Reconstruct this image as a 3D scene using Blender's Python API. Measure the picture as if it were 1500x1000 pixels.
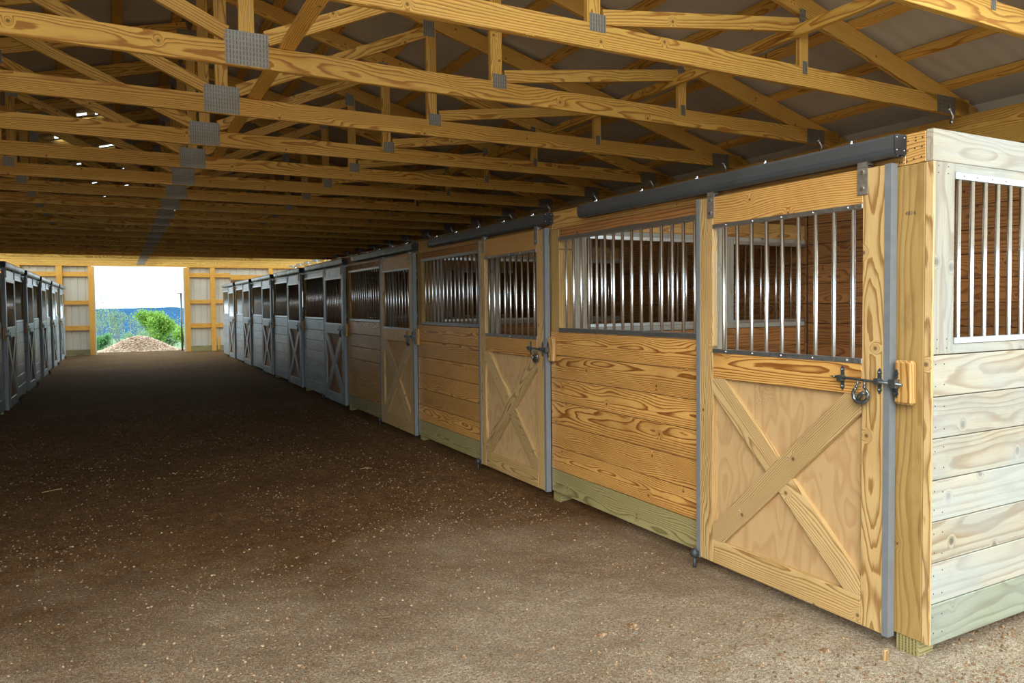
import bpy, bmesh, math, random
from mathutils import Matrix, Vector, noise
random.seed(7)
for o in list(bpy.data.objects): bpy.data.objects.remove(o)
scn = bpy.context.scene
col = scn.collection

# ---------------------------------------------------------------- camera
FPX, YAW, PITCH, ROLL, CX, CY, H = 1080.0, .4922, .0361, .0104, 752.04, 484.65, 1.5937
Fv = Vector((math.sin(YAW)*math.cos(PITCH), math.cos(YAW)*math.cos(PITCH), -math.sin(PITCH)))
Rv = Vector((math.cos(YAW), -math.sin(YAW), 0))
Uv = Rv.cross(Fv)
cr, sr = math.cos(ROLL), math.sin(ROLL)
Rr, Ur = Rv*cr - Uv*sr, Rv*sr + Uv*cr
cam_d = bpy.data.cameras.new('camera')
cam = bpy.data.objects.new('camera', cam_d); col.objects.link(cam)
cam.matrix_world = Matrix(((Rr.x, Ur.x, -Fv.x, 0), (Rr.y, Ur.y, -Fv.y, 0), (Rr.z, Ur.z, -Fv.z, H), (0, 0, 0, 1)))
cam_d.sensor_width = 36; cam_d.lens = FPX/1500*36
cam_d.shift_x = (750-CX)/1500; cam_d.shift_y = (CY-500)/1500
cam_d.clip_start = .05; cam_d.clip_end = 3000
scn.camera = cam

# ---------------------------------------------------------------- light
SKY = 3.0
w = bpy.data.worlds.new('sky'); scn.world = w; w.use_nodes = True
nt = w.node_tree; nt.nodes.clear()
wo = nt.nodes.new('ShaderNodeOutputWorld'); bg = nt.nodes.new('ShaderNodeBackground')
tc = nt.nodes.new('ShaderNodeTexCoord'); nz = nt.nodes.new('ShaderNodeTexNoise')
nz.inputs['Scale'].default_value = 3.0; nz.inputs['Detail'].default_value = 4
rp = nt.nodes.new('ShaderNodeValToRGB')
rp.color_ramp.elements[0].position = .35; rp.color_ramp.elements[0].color = (.62, .86, .98, 1)
rp.color_ramp.elements[1].position = .65; rp.color_ramp.elements[1].color = (.93, .98, 1, 1)
nt.links.new(tc.outputs['Generated'], nz.inputs['Vector']); nt.links.new(nz.outputs['Fac'], rp.inputs[0])
nt.links.new(rp.outputs[0], bg.inputs[0]); bg.inputs[1].default_value = SKY
nt.links.new(bg.outputs[0], wo.inputs[0])
sun_d = bpy.data.lights.new('sun', 'SUN'); sun_d.energy = 3.0; sun_d.angle = math.radians(40); sun_d.color = (1, .95, .86)
sun = bpy.data.objects.new('sun', sun_d); col.objects.link(sun)
sun.rotation_euler = Vector((.60, .62, -.52)).to_track_quat('-Z', 'Y').to_euler()
sun.location = (-8, -12, 8)
vs = scn.view_settings
vs.view_transform = 'Standard'; vs.look = 'None'; vs.gamma = 1; vs.exposure = 0.08; vs.use_curve_mapping = False

# ---------------------------------------------------------------- materials
class NT:
    def __init__(s, name):
        s.m = bpy.data.materials.new(name); s.m.use_nodes = True
        s.t = s.m.node_tree; s.t.nodes.clear()
        s.out = s.n('OutputMaterial'); s.b = s.n('BsdfPrincipled'); s.l(s.b.outputs[0], s.out.inputs[0])
    def n(s, k, **kw):
        x = s.t.nodes.new('ShaderNode'+k)
        for a, b in kw.items(): setattr(x, a, b)
        return x
    def l(s, a, b): s.t.links.new(a, b)
    def put(s, sock, v):
        if hasattr(v, 'links') or hasattr(v, 'is_output'): s.l(v, sock)
        else: sock.default_value = v
    def math(s, op, a, b=0.0, c=None, clamp=False):
        x = s.n('Math', operation=op, use_clamp=clamp)
        s.put(x.inputs[0], a); s.put(x.inputs[1], b)
        if c is not None: s.put(x.inputs[2], c)
        return x.outputs[0]
    def vmath(s, op, a, b=(0, 0, 0)):
        x = s.n('VectorMath', operation=op); s.put(x.inputs[0], a); s.put(x.inputs[1], b); return x.outputs[0]
    def noise(s, vec, scale, detail=3, rough=.55):
        x = s.n('TexNoise'); s.l(vec, x.inputs['Vector']); x.inputs['Scale'].default_value = scale
        x.inputs['Detail'].default_value = detail; x.inputs['Roughness'].default_value = rough
        return x.outputs['Fac']
    def ramp(s, f, pts, interp='LINEAR'):
        x = s.n('ValToRGB'); s.l(f, x.inputs[0]); e = x.color_ramp.elements; x.color_ramp.interpolation = interp
        while len(e) < len(pts): e.new(.5)
        for i, (p, c) in enumerate(pts):
            e[i].position = p; e[i].color = (c, c, c, 1) if isinstance(c, (int, float)) else (*c, 1)
        return x.outputs[0]
    def mix(s, f, a, b, blend='MIX'):
        x = s.n('Mix', data_type='RGBA', blend_type=blend); s.put(x.inputs[0], f)
        s.put(x.inputs[6], (*a, 1) if isinstance(a, tuple) else a); s.put(x.inputs[7], (*b, 1) if isinstance(b, tuple) else b)
        return x.outputs[2]
    def bump(s, h, strength, dist):
        x = s.n('Bump'); x.inputs['Strength'].default_value = strength; x.inputs['Distance'].default_value = dist
        s.l(h, x.inputs['Height']); s.l(x.outputs[0], s.b.inputs['Normal'])
    def set(s, **kw):
        for k, v in kw.items(): s.put(s.b.inputs[k.replace('_', ' ')], (*v, 1) if isinstance(v, tuple) and len(v) == 3 else v)
        return s.m

def lin(r, g, b):
    f = lambda v: ((v/255+.055)/1.055)**2.4 if v > 10 else v/255/12.92
    return (f(r), f(g), f(b))

def wood(name, light, dark, ring=.8, freq=75, knots=1.0, var=.16, stain=0.0, stain_col=(.2, .18, .14), rough=.55, weather_tint=None, wander=.2, spec=.4):
    N = NT(name)
    tco = N.n('TexCoord').outputs['Object']
    rnd = N.n('ObjectInfo').outputs['Random']
    wn = N.n('TexWhiteNoise', noise_dimensions='1D'); N.l(rnd, wn.inputs['W'])
    off = N.vmath('MULTIPLY', N.vmath('SUBTRACT', wn.outputs['Color'], (.5, .5, .3)), (60, .22, .12))
    v = N.vmath('ADD', tco, off)
    sep = N.n('SeparateXYZ'); N.l(v, sep.inputs[0])
    # knots
    kv = N.vmath('MULTIPLY', v, (1.0, 1.0, 0.0))
    vo = N.n('TexVoronoi', voronoi_dimensions='2D'); N.l(kv, vo.inputs['Vector']); vo.inputs['Scale'].default_value = 2.6
    kd = vo.outputs['Distance']
    kn = N.math('SUBTRACT', 1.0, N.math('MULTIPLY', kd, 9.0), clamp=True)
    # growth rings round a wandering pith
    lo = N.vmath('MULTIPLY', v, (.55, 2.2, 2.2))
    n1 = N.noise(lo, 1.6, 2)
    lo2 = N.vmath('MULTIPLY', v, (1.3, 9, 9))
    n2 = N.noise(lo2, 2.2, 3)
    yy = N.math('ADD', sep.outputs[1], N.math('MULTIPLY', N.math('SUBTRACT', n1, .5), wander))
    zz = N.math('ADD', sep.outputs[2], N.math('MULTIPLY', N.math('SUBTRACT', n1, .1), wander))
    r = N.math('SQRT', N.math('ADD', N.math('MULTIPLY', yy, yy), N.math('MULTIPLY', zz, zz)))
    r = N.math('ADD', r, N.math('MULTIPLY', n2, .012))
    r = N.math('ADD', r, N.math('MULTIPLY', N.math('MULTIPLY', kn, kn), .05*knots))
    fr = N.math('FRACT', N.math('MULTIPLY', r, freq))
    rg = N.ramp(fr, [(0, .0), (.50, .12), (.82, 1.0), (.93, .9), (1, 0)])
    fib = N.noise(N.vmath('MULTIPLY', v, (3, 130, 130)), 1.0, 3, .6)
    c = N.mix(N.math('MULTIPLY', rg, ring), light, dark)
    br = N.noise(N.vmath('MULTIPLY', v, (1.2, 3, 3)), 1.4, 2)
    c = N.mix(N.math('MULTIPLY', N.math('SUBTRACT', br, .45, clamp=True), .9), c, dark)
    kc = N.math('SUBTRACT', 1.0, N.math('MULTIPLY', kd, 30.0/max(knots, .01)), clamp=True)
    kc = N.math('MULTIPLY', kc, 1.8, clamp=True)
    c = N.mix(N.math('MULTIPLY', kc, .75), c, tuple(x*.22 for x in dark))
    if weather_tint:
        wf = N.noise(N.vmath('MULTIPLY', v, (.8, 2.5, 2.5)), 1.7, 4)
        wf = N.ramp(wf, [(.30, .0), (.62, 1.0)])
        c = N.mix(N.math('MULTIPLY', wf, weather_tint[1]), c, weather_tint[0])
    if stain:
        sf = N.noise(N.vmath('MULTIPLY', v, (2.0, 5, 5)), 1.3, 5, .7)
        sf = N.ramp(sf, [(.52, 0), (.72, 1)])
        c = N.mix(N.math('MULTIPLY', sf, stain), c, stain_col)
    val = N.math('ADD', N.math('ADD', 1-var, N.math('MULTIPLY', wn.outputs['Value'], 2*var)), N.math('MULTIPLY', N.math('SUBTRACT', fib, .5), .35))
    hsv = N.n('HueSaturation'); N.l(c, hsv.inputs['Color']); N.l(val, hsv.inputs['Value'])
    N.b.inputs['Specular IOR Level'].default_value = spec
    N.bump(N.math('ADD', N.math('MULTIPLY', rg, -.5), fib), .2, .0015)
    return N.set(Base_Color=hsv.outputs[0], Roughness=rough)

def metal(name, color, rough, metallic=1.0, scale=60, var=.2):
    N = NT(name); v = N.n('TexCoord').outputs['Object']
    n = N.noise(v, scale, 3)
    c = N.mix(n, tuple(x*(1-var) for x in color), tuple(min(1, x*(1+var)) for x in color))
    return N.set(Base_Color=c, Roughness=N.ramp(n, [(.3, max(.05, rough-.08)), (.7, rough+.1)]), Metallic=metallic)

M = {}
M['truss'] = wood('golden_pine', lin(238, 192, 98), lin(166, 100, 26), ring=.85, freq=100, knots=1.0, var=.10, wander=.13)
M['plank'] = wood('amber_pine', lin(212, 162, 90), lin(124, 68, 20), ring=.95, freq=105, knots=1.0, var=.16, stain=.4, stain_col=lin(126, 84, 44), wander=.11, rough=.33, spec=.8)
M['door'] = wood('pale_pine', lin(198, 166, 112), lin(132, 92, 44), ring=.85, freq=115, knots=1.0, var=.07, wander=.11, rough=.36, spec=.7)
M['brace'] = wood('light_pine', lin(198, 168, 118), lin(132, 94, 50), ring=.85, freq=115, knots=1.1, var=.16, wander=.12, rough=.38, spec=.7)
M['header'] = wood('honey_pine', lin(200, 156, 90), lin(140, 88, 34), ring=.9, freq=95, knots=.8, var=.08, wander=.10, rough=.36, spec=.7)
M['post'] = wood('treated_post', lin(172, 140, 84), lin(132, 94, 42), ring=.6, freq=70, knots=.6, var=.06, stain=.45, stain_col=lin(88, 72, 42), wander=.08)
M['green'] = wood('treated_plank', lin(164, 152, 104), lin(106, 94, 52), ring=.85, freq=105, knots=.8, var=.1, wander=.12, rough=.36, spec=.7)
M['pale'] = wood('weathered_plank', lin(178, 166, 142), lin(136, 110, 78), ring=.75, freq=40, knots=1.8, var=.09, weather_tint=(lin(158, 164, 162), .7), stain=.3, stain_col=lin(112, 110, 100))
M['palegreen'] = wood('weathered_treated_plank', lin(142, 144, 118), lin(104, 100, 74), ring=.7, freq=50, knots=.6, var=.05, weather_tint=(lin(146, 150, 144), .5), stain=.4, stain_col=lin(96, 92, 70))
M['skytint'] = wood('sky_tinted_plank', lin(164, 178, 184), lin(92, 96, 98), ring=.8, freq=90, knots=1.0, var=.16, weather_tint=(lin(176, 192, 200), .6), stain=.5, stain_col=lin(70, 66, 62), wander=.13, rough=.33, spec=.8)  # plank wood with the cool sky glow painted into its colour
M['skytint_door'] = wood('sky_tinted_frame', lin(158, 164, 162), lin(104, 100, 94), ring=.7, freq=100, knots=.8, var=.10, wander=.11, rough=.36, spec=.7)  # door frame wood, same sky glow painted in
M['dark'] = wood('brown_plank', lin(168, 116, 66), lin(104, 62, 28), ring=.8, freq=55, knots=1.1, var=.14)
M['far'] = wood('yellow_framing', lin(236, 178, 84), lin(204, 134, 44), ring=.5, freq=40, knots=.8, var=.08)
# plywood: broad swirling figure
N = NT('plywood'); v = N.n('TexCoord').outputs['Object']
rnd = N.n('ObjectInfo').outputs['Random']; wn = N.n('TexWhiteNoise', noise_dimensions='1D'); N.l(rnd, wn.inputs['W'])
v = N.vmath('ADD', v, N.vmath('MULTIPLY', wn.outputs['Color'], (30, 30, 30)))
f = N.noise(N.vmath('MULTIPLY', v, (1.2, 3.4, 3.4)), 1.5, 2)
fr = N.math('FRACT', N.math('MULTIPLY', f, 9))
g = N.ramp(fr, [(0, .1), (.5, .35), (.8, 1), (.95, .6), (1, .1)])
c = N.mix(N.math('MULTIPLY', g, .42), lin(190, 160, 116), lin(154, 112, 70))
fib = N.noise(N.vmath('MULTIPLY', v, (4, 90, 90)), 1, 2)
c = N.mix(N.math('MULTIPLY', fib, .25), c, lin(170, 120, 70))
mil = N.math('MULTIPLY', N.ramp(N.noise(v, 1.7, 2), [(.66, 0), (.80, 1)]), N.ramp(N.noise(v, 120, 2), [(.47, 0), (.56, 1)]))
c = N.mix(N.math('MULTIPLY', mil, .7), c, lin(66, 58, 48))
M['ply'] = N.set(Base_Color=c, Roughness=.8, Specular_IOR_Level=.1)
N = NT('galvanised_bar'); M['bar'] = N.set(Base_Color=(.90, .93, .96), Roughness=.27, Metallic=1.0)
M['chan'] = metal('galvanised_channel', (.60, .65, .70), .38)
M['edge'] = metal('dull_edge_channel', (.24, .26, .28), .5, .4, 20, .12)
M['lightchan'] = metal('bright_galvanised_channel', (.74, .82, .86), .35)
M['plate'] = metal('galvanised_plate', (.36, .34, .30), .5, .8, 40, .3)
M['slot'] = metal('plate_slot', (.22, .205, .18), .6, .7)
M['track'] = metal('dark_steel', (.16, .18, .20), .32, .7, 3, .12)
M['cap'] = metal('black_cap', (.02, .022, .025), .5, .3)
M['iron'] = metal('black_iron', (.17, .19, .20), .32, .85, 90, .3)
M['rubber'] = metal('black_rubber', (.03, .032, .036), .5, 0)
M['screw'] = metal('bright_screw', (.7, .72, .74), .3)
M['nail'] = metal('rusty_nail', (.05, .035, .03), .7, .2)
N = NT('ink'); M['ink'] = N.set(Base_Color=lin(70, 58, 40), Roughness=.8)
# roof sheet underside
N = NT('roof_sheet'); v = N.n('TexCoord').outputs['Object']
n = N.noise(N.vmath('MULTIPLY', v, (.4, 3, .4)), 1.5, 3)
wv = N.n('TexWave', bands_direction='Y'); N.l(v, wv.inputs['Vector']); wv.inputs['Scale'].default_value = 2.2; wv.inputs['Distortion'].default_value = 2.5; wv.inputs['Detail'].default_value = 2
N.bump(wv.outputs['Fac'], .25, .012)
M['roof'] = N.set(Base_Color=N.mix(n, lin(190, 182, 172), lin(206, 200, 190)), Roughness=.5)
N = NT('clear_sheet'); tr_ = N.n('BsdfTranslucent'); tp = N.n('BsdfTransparent'); mx = N.n('MixShader'); mx.inputs[0].default_value = .5
tr_.inputs[0].default_value = (.84, .93, .97, 1); tp.inputs[0].default_value = (.84, .93, .97, 1)
N.l(tr_.outputs[0], mx.inputs[1]); N.l(tp.outputs[0], mx.inputs[2]); N.l(mx.outputs[0], N.out.inputs[0]); M['clear'] = N.m
N = NT('siding'); v = N.n('TexCoord').outputs['Object']
M['siding'] = N.set(Base_Color=N.mix(N.noise(v, 2, 2), lin(206, 200, 184), lin(220, 214, 200)), Roughness=.45)
# dirt
N = NT('packed_dirt'); v = N.n('TexCoord').outputs['Object']
a = N.noise(v, .7, 5, .6); b = N.noise(v, 9, 6, .7); g = N.noise(v, 70, 4, .7); fine = N.noise(v, 260, 2, .6)
c = N.mix(N.ramp(a, [(.35, 0), (.65, 1)]), lin(120, 84, 44), lin(140, 102, 58))
c = N.mix(N.ramp(b, [(.40, 0), (.7, 1)]), c, lin(92, 60, 30))
c = N.mix(N.ramp(g, [(.52, 0), (.72, .8)]), c, lin(182, 156, 122))
c = N.mix(N.ramp(fine, [(.50, 0), (.68, .9)]), c, lin(56, 38, 24))
sp = N.n('SeparateXYZ'); N.l(v, sp.inputs[0])
edge = N.math('ADD', N.math('SUBTRACT', 5.2, sp.outputs[1]), N.math('MULTIPLY', N.math('SUBTRACT', a, .5), 5.0))
edge = N.math('ADD', edge, N.math('MULTIPLY', N.math('SUBTRACT', b, .5), 2.0))
gravel = N.mix(N.ramp(g, [(.40, 0), (.62, 1)]), lin(178, 154, 122), lin(230, 212, 186))
gravel = N.mix(N.ramp(fine, [(.48, 0), (.66, .9)]), gravel, lin(74, 58, 42))
gravel = N.mix(N.ramp(N.noise(v, 150, 3, .7), [(.56, 0), (.66, .8)]), gravel, lin(226, 210, 186))
back = N.math('MULTIPLY', N.math('ADD', sp.outputs[1], 7.0), .5, clamp=True)  # gravel carried on behind the camera to bounce light onto the trusses
c = N.mix(N.math('MULTIPLY', N.math('MULTIPLY', edge, .27, clamp=True), back), c, gravel)  # entrance gravel, its paleness also standing in for daylight falloff
hgt = N.math('ADD', N.math('ADD', N.math('MULTIPLY', b, 1.2), N.math('MULTIPLY', g, .7)), N.math('MULTIPLY', fine, .3))
N.bump(hgt, 1.0, .035)
N.b.inputs['Specular IOR Level'].default_value = .15
M['dirt'] = N.set(Base_Color=c, Roughness=.95)
N = NT('stone'); v = N.n('TexCoord').outputs['Object']
M['stone'] = N.set(Base_Color=N.ramp(N.noise(v, 38, 2), [(.3, lin(88, 62, 40)), (.5, lin(126, 96, 66)), (.72, lin(182, 156, 124))]), Roughness=.9)
N = NT('grass'); v = N.n('TexCoord').outputs['Object']
M['grass'] = N.set(Base_Color=N.mix(N.noise(v, .25, 4), lin(84, 112, 74), lin(112, 134, 92)), Roughness=.95)
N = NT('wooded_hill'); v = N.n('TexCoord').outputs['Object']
M['hill'] = N.set(Base_Color=N.mix(N.noise(v, .12, 4), lin(40, 72, 104), lin(56, 92, 122)), Roughness=1.0, Specular_IOR_Level=0.0)  # blue distance haze put into the hill colour
def leafmat(name, a, b):
    N = NT(name); v = N.n('TexCoord').outputs['Object']
    c = N.mix(N.noise(v, 3, 2), a, b)
    tr = N.n('BsdfTranslucent'); N.l(c, tr.inputs[0]); mx = N.n('MixShader'); mx.inputs[0].default_value = .4
    N.set(Base_Color=c, Roughness=.7); N.l(N.b.outputs[0], mx.inputs[1]); N.l(tr.outputs[0], mx.inputs[2]); N.l(mx.outputs[0], N.out.inputs[0])
    return N.m
M['leaf'] = leafmat('spring_leaf', lin(112, 156, 60), lin(150, 186, 84))
M['leaf2'] = leafmat('blue_green_leaf', lin(92, 146, 92), lin(124, 170, 108))
M['leaf3'] = leafmat('pale_bud', lin(118, 150, 112), lin(150, 176, 132))
N = NT('bark'); M['bark'] = N.set(Base_Color=lin(104, 112, 116), Roughness=.9)
N = NT('wood_chip'); v = N.n('TexCoord').outputs['Object']
M['chip'] = N.set(Base_Color=N.ramp(N.noise(v, 14, 2), [(.3, lin(170, 138, 116)), (.45, lin(220, 192, 166)), (.65, lin(244, 228, 208))]), Roughness=.9)

# ---------------------------------------------------------------- helpers
def tag(o, label=None, cat=None, group=None, kind=None):
    if label: o['label'] = label
    if cat: o['category'] = cat
    if group: o['group'] = group
    if kind: o['kind'] = kind
    return o
def link(name, me, parent=None):
    o = bpy.data.objects.new(name, me); col.objects.link(o)
    if parent: o.parent = parent
    return o
def empty(name, loc=(0, 0, 0)):
    o = bpy.data.objects.new(name, None); col.objects.link(o); o.location = loc; o.empty_display_size = .1
    return o
_cache = {}
def box_mesh(L, W, T, bev, mat):
    k = (round(L, 4), round(W, 4), round(T, 4), bev, mat)
    if k in _cache: return _cache[k]
    bm = bmesh.new(); bmesh.ops.create_cube(bm, size=1)
    for v in bm.verts: v.co = Vector((v.co.x*L, v.co.y*W, v.co.z*T))
    if bev: bmesh.ops.bevel(bm, geom=bm.edges[:], offset=bev, segments=1, affect='EDGES')
    me = bpy.data.meshes.new('board'); bm.to_mesh(me); bm.free(); me.materials.append(M[mat]); _cache[k] = me
    return me
AX = {'x': Vector((1, 0, 0)), 'y': Vector((0, 1, 0)), 'z': Vector((0, 0, 1))}
def orient(lv, wv):
    lv = Vector(lv).normalized(); wv = Vector(wv); wv = (wv - lv*wv.dot(lv)).normalized(); tv = lv.cross(wv)
    return Matrix((lv, wv, tv)).transposed()
def board(name, mat, lo, hi, axis, parent=None, bev=.002):
    """axis aligned board between two corners, grain along axis; width is the larger remaining side"""
    d = {a: abs(hi[i]-lo[i]) for i, a in enumerate('xyz')}
    rest = sorted([a for a in 'xyz' if a != axis], key=lambda a: -d[a])
    me = box_mesh(d[axis], d[rest[0]], d[rest[1]], bev, mat)
    o = link(name, me, parent)
    o.location = [(lo[i]+hi[i])/2 for i in range(3)]
    o.rotation_mode = 'QUATERNION'; o.rotation_quaternion = orient(AX[axis], AX[rest[0]]).to_quaternion()
    return o
def beam(name, mat, p, q, W, T, wdir, parent=None, bev=.002):
    p, q = Vector(p), Vector(q)
    o = link(name, box_mesh((q-p).length, W, T, bev, mat), parent)
    o.location = (p+q)/2; o.rotation_mode = 'QUATERNION'; o.rotation_quaternion = orient(q-p, wdir).to_quaternion()
    return o
def mesh_obj(name, verts, faces, mat, parent=None, smooth=False, loc=None, recalc=True):
    me = bpy.data.meshes.new(name); me.from_pydata(verts, [], faces)
    if recalc:
        bm = bmesh.new(); bm.from_mesh(me); bmesh.ops.recalc_face_normals(bm, faces=bm.faces[:]); bm.to_mesh(me); bm.free()
    me.materials.append(M[mat])
    if smooth:
        for p in me.polygons: p.use_smooth = True
    o = link(name, me, parent)
    if loc is not None: o.location = loc
    return o
class G:
    """collects simple solids into ONE mesh"""
    def __init__(s): s.v = []; s.f = []
    def box(s, lo, hi):
        b = len(s.v)
        for x in (lo[0], hi[0]):
            for y in (lo[1], hi[1]):
                for z in (lo[2], hi[2]): s.v.append((x, y, z))
        s.f += [tuple(b+i for i in q) for q in ((0, 1, 3, 2), (4, 6, 7, 5), (0, 4, 5, 1), (2, 3, 7, 6), (0, 2, 6, 4), (1, 5, 7, 3))]
        return s
    def prism(s, poly, d0, d1, axis):
        """poly in the plane normal to axis, extruded along it"""
        b = len(s.v); n = len(poly)
        for d in (d0, d1):
            for a, c in poly:
                s.v.append({'x': (d, a, c), 'y': (a, d, c), 'z': (a, c, d)}[axis])
        s.f.append(tuple(b+i for i in range(n))); s.f.append(tuple(b+n+i for i in reversed(range(n))))
        for i in range(n): s.f.append((b+i, b+(i+1) % n, b+n+(i+1) % n, b+n+i))
        return s
    def tube(s, pts, rad, seg=8):
        b = len(s.v); n = len(pts); pts = [Vector(p) for p in pts]
        rads = rad if isinstance(rad, (list, tuple)) else [rad]*n
        for i, p in enumerate(pts):
            t = (pts[min(i+1, n-1)]-pts[max(i-1, 0)]).normalized()
            a = t.cross(Vector((0, 0, 1)) if abs(t.z) < .9 else Vector((1, 0, 0))).normalized(); c = t.cross(a)
            for k in range(seg):
                an = 2*math.pi*k/seg; q = p+(a*math.cos(an)+c*math.sin(an))*rads[i]; s.v.append(tuple(q))
        for i in range(n-1):
            for k in range(seg):
                s.f.append((b+i*seg+k, b+i*seg+(k+1) % seg, b+(i+1)*seg+(k+1) % seg, b+(i+1)*seg+k))
        s.f.append(tuple(b+k for k in range(seg))); s.f.append(tuple(b+(n-1)*seg+k for k in reversed(range(seg))))
        return s
    def disc(s, c, r, h, axis='x', seg=10):
        c = Vector(c); d = AX[axis]*h/2
        return s.tube([c-d, c+d], r, seg)
    def ball(s, c, r, seg=8, rings=5, sc=(1, 1, 1)):
        b = len(s.v)
        for i in range(rings+1):
            th = math.pi*i/rings
            for k in range(seg):
                ph = 2*math.pi*k/seg
                s.v.append((c[0]+r*sc[0]*math.sin(th)*math.cos(ph), c[1]+r*sc[1]*math.sin(th)*math.sin(ph), c[2]+r*sc[2]*math.cos(th)))
        for i in range(rings):
            for k in range(seg): s.f.append((b+i*seg+k, b+i*seg+(k+1) % seg, b+(i+1)*seg+(k+1) % seg, b+(i+1)*seg+k))
        return s
    def build(s, name, mat, parent=None, smooth=False): return mesh_obj(name, s.v, s.f, mat, parent, smooth)
def bar_mesh(L, r=.0108):
    k = ('bar', round(L, 4), r)
    if k not in _cache:
        g = G().tube([(0, 0, -L/2), (0, 0, L/2)], r, 12); me = bpy.data.meshes.new('bar'); me.from_pydata(g.v, [], g.f)
        for p in me.polygons: p.use_smooth = len(p.vertices) == 4
        me.materials.append(M['bar']); _cache[k] = me
    return _cache[k]
def bar(x, y, z0, z1, parent, r=.0108):
    o = link('bar', bar_mesh(z1-z0, r), parent); o.location = (x, y, (z0+z1)/2); return o
def copy_tree(root, loc, label=None, group=None):
    r = root.copy(); col.objects.link(r); r.location = loc
    if label: r['label'] = label
    if group: r['group'] = group
    for ch in list(root.children):
        c = ch.copy(); col.objects.link(c); c.parent = r
        for g in list(ch.children):
            d = g.copy(); col.objects.link(d); d.parent = c
    return r
def clip(poly, a, b, c):
    """keep a*x+b*y<=c"""
    out = []
    for i in range(len(poly)):
        p, q = poly[i], poly[(i+1) % len(poly)]
        dp, dq = a*p[0]+b*p[1]-c, a*q[0]+b*q[1]-c
        if dp <= 0: out.append(p)
        if (dp < 0) != (dq < 0) and dp != dq:
            t = dp/(dp-dq); out.append((p[0]+(q[0]-p[0])*t, p[1]+(q[1]-p[1])*t))
    return out

ORD = ['first', 'second', 'third', 'fourth', 'fifth', 'sixth', 'seventh', 'eighth', 'ninth', 'tenth', 'eleventh', 'twelfth', 'thirteenth', 'fourteenth', 'fifteenth', 'sixteenth', 'seventeenth', 'eighteenth', 'nineteenth', 'twentieth', 'twenty-first', 'twenty-second', 'twenty-third', 'twenty-fourth']
S = 3.05; XR = 3.079; Y0 = 2.135; XL = -1.511; YL0 = 1.433
YF, YE = 1.25, 29.19          # open near end, far end wall
XC = .73; XW = 6.02; XWL = -4.56

# ---------------------------------------------------------------- ground
def lines(a): return a
xs = [-60, -35, -20, -12, -8, -6]+[-5+.1*i for i in range(36)]+[-1.4+.034*i for i in range(159)]+[4+.15*i for i in range(1, 20)]+[7.5, 9, 12, 18, 30, 60]
ys = [-45, -25, -14, -8, -4, -2, -1, -.3, .2, .6, 1.0]+[1.3+.034*i for i in range(150)]
y = ys[-1]; st = .05
while y < 33.6: st = min(st*1.022, .22); y += st; ys.append(y)
def gz(x, y):
    if x < -12 or x > 12 or y < -4: return 0.0
    z = .016*noise.noise((x*.9, y*.9, 0))+.012*noise.noise((x*2.7, y*2.7, 3))+.006*noise.noise((x*9, y*9, 5))
    if y < 9: z += .010*noise.noise((x*8, y*8, 8))+.009*noise.noise((x*17, y*17, 1))*max(0, .4+noise.noise((x*1.5, y*1.5, 6)))
    z += .03*math.exp(-((x-2.80)/.28)**2)*(.5+.5*noise.noise((x*.5, y*.7, 9)))*min(1, max(0, (y-3.3)/1.0))
    z -= .012*math.exp(-((x-XR-.02)/.10)**2)
    if y > 30: z -= .02*(y-30)
    return z - .006
gv = [(x, y, gz(x, y)) for y in ys for x in xs]; nx = len(xs)
gf = [(j*nx+i, j*nx+i+1, (j+1)*nx+i+1, (j+1)*nx+i) for j in range(len(ys)-1) for i in range(nx-1)]
fl = mesh_obj('floor', gv, gf, 'dirt', smooth=True, recalc=False); tag(fl, kind='structure')

# gravel: thousands of crumbs nobody could count
ico = bmesh.new(); bmesh.ops.create_icosphere(ico, subdivisions=1, radius=1); iv = [v.co.copy() for v in ico.verts]; fi = [tuple(v.index for v in f.verts) for f in ico.faces]; ico.free()
def inview(x, y):
    p = Vector((x, y, -H)); d = p.dot(Fv)
    return d > .3 and -40 < CX+FPX*p.dot(Rr)/d < 1540 and CY-FPX*p.dot(Ur)/d < 1040
def pebbles(n, rng, rmin, rmax, name, label, cond=None):
    V, Fc = [], []
    for _ in range(n):
        while True:
            x = random.uniform(*rng[0]); y = rng[1][0]+(rng[1][1]-rng[1][0])*random.random()**2.6
            if cond is None or cond(x, y): break
        r = rmin+(rmax-rmin)*random.random()**3
        b = len(V); sx, sy, sz = [random.uniform(.6, 1.3) for _ in range(3)]; zb = gz(x, y)+r*.25; a = random.random()*6.28; ca, sa = math.cos(a), math.sin(a)
        for v in iv:
            k = r*random.uniform(.8, 1.15); px, py = v.x*sx*k, v.y*sy*k
            V.append((x+px*ca-py*sa, y+px*sa+py*ca, zb+v.z*sz*.7*k))
        Fc += [tuple(b+i for i in f) for f in fi]
    o = mesh_obj(name, V, Fc, 'stone', recalc=False)
    tag(o, label, 'gravel', kind='stuff')
pebbles(24000, ((-1.6, 4.2), (1.5, 13)), .002, .010, 'gravel', 'loose pale gravel crumbs strewn over the brown dirt aisle', lambda x, y: inview(x, y) and noise.noise((x*1.1, y*1.1, 4)) > random.uniform(-.7, .5) and not (XR-.05 < x < 3.3 and y > 1.9))

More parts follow.
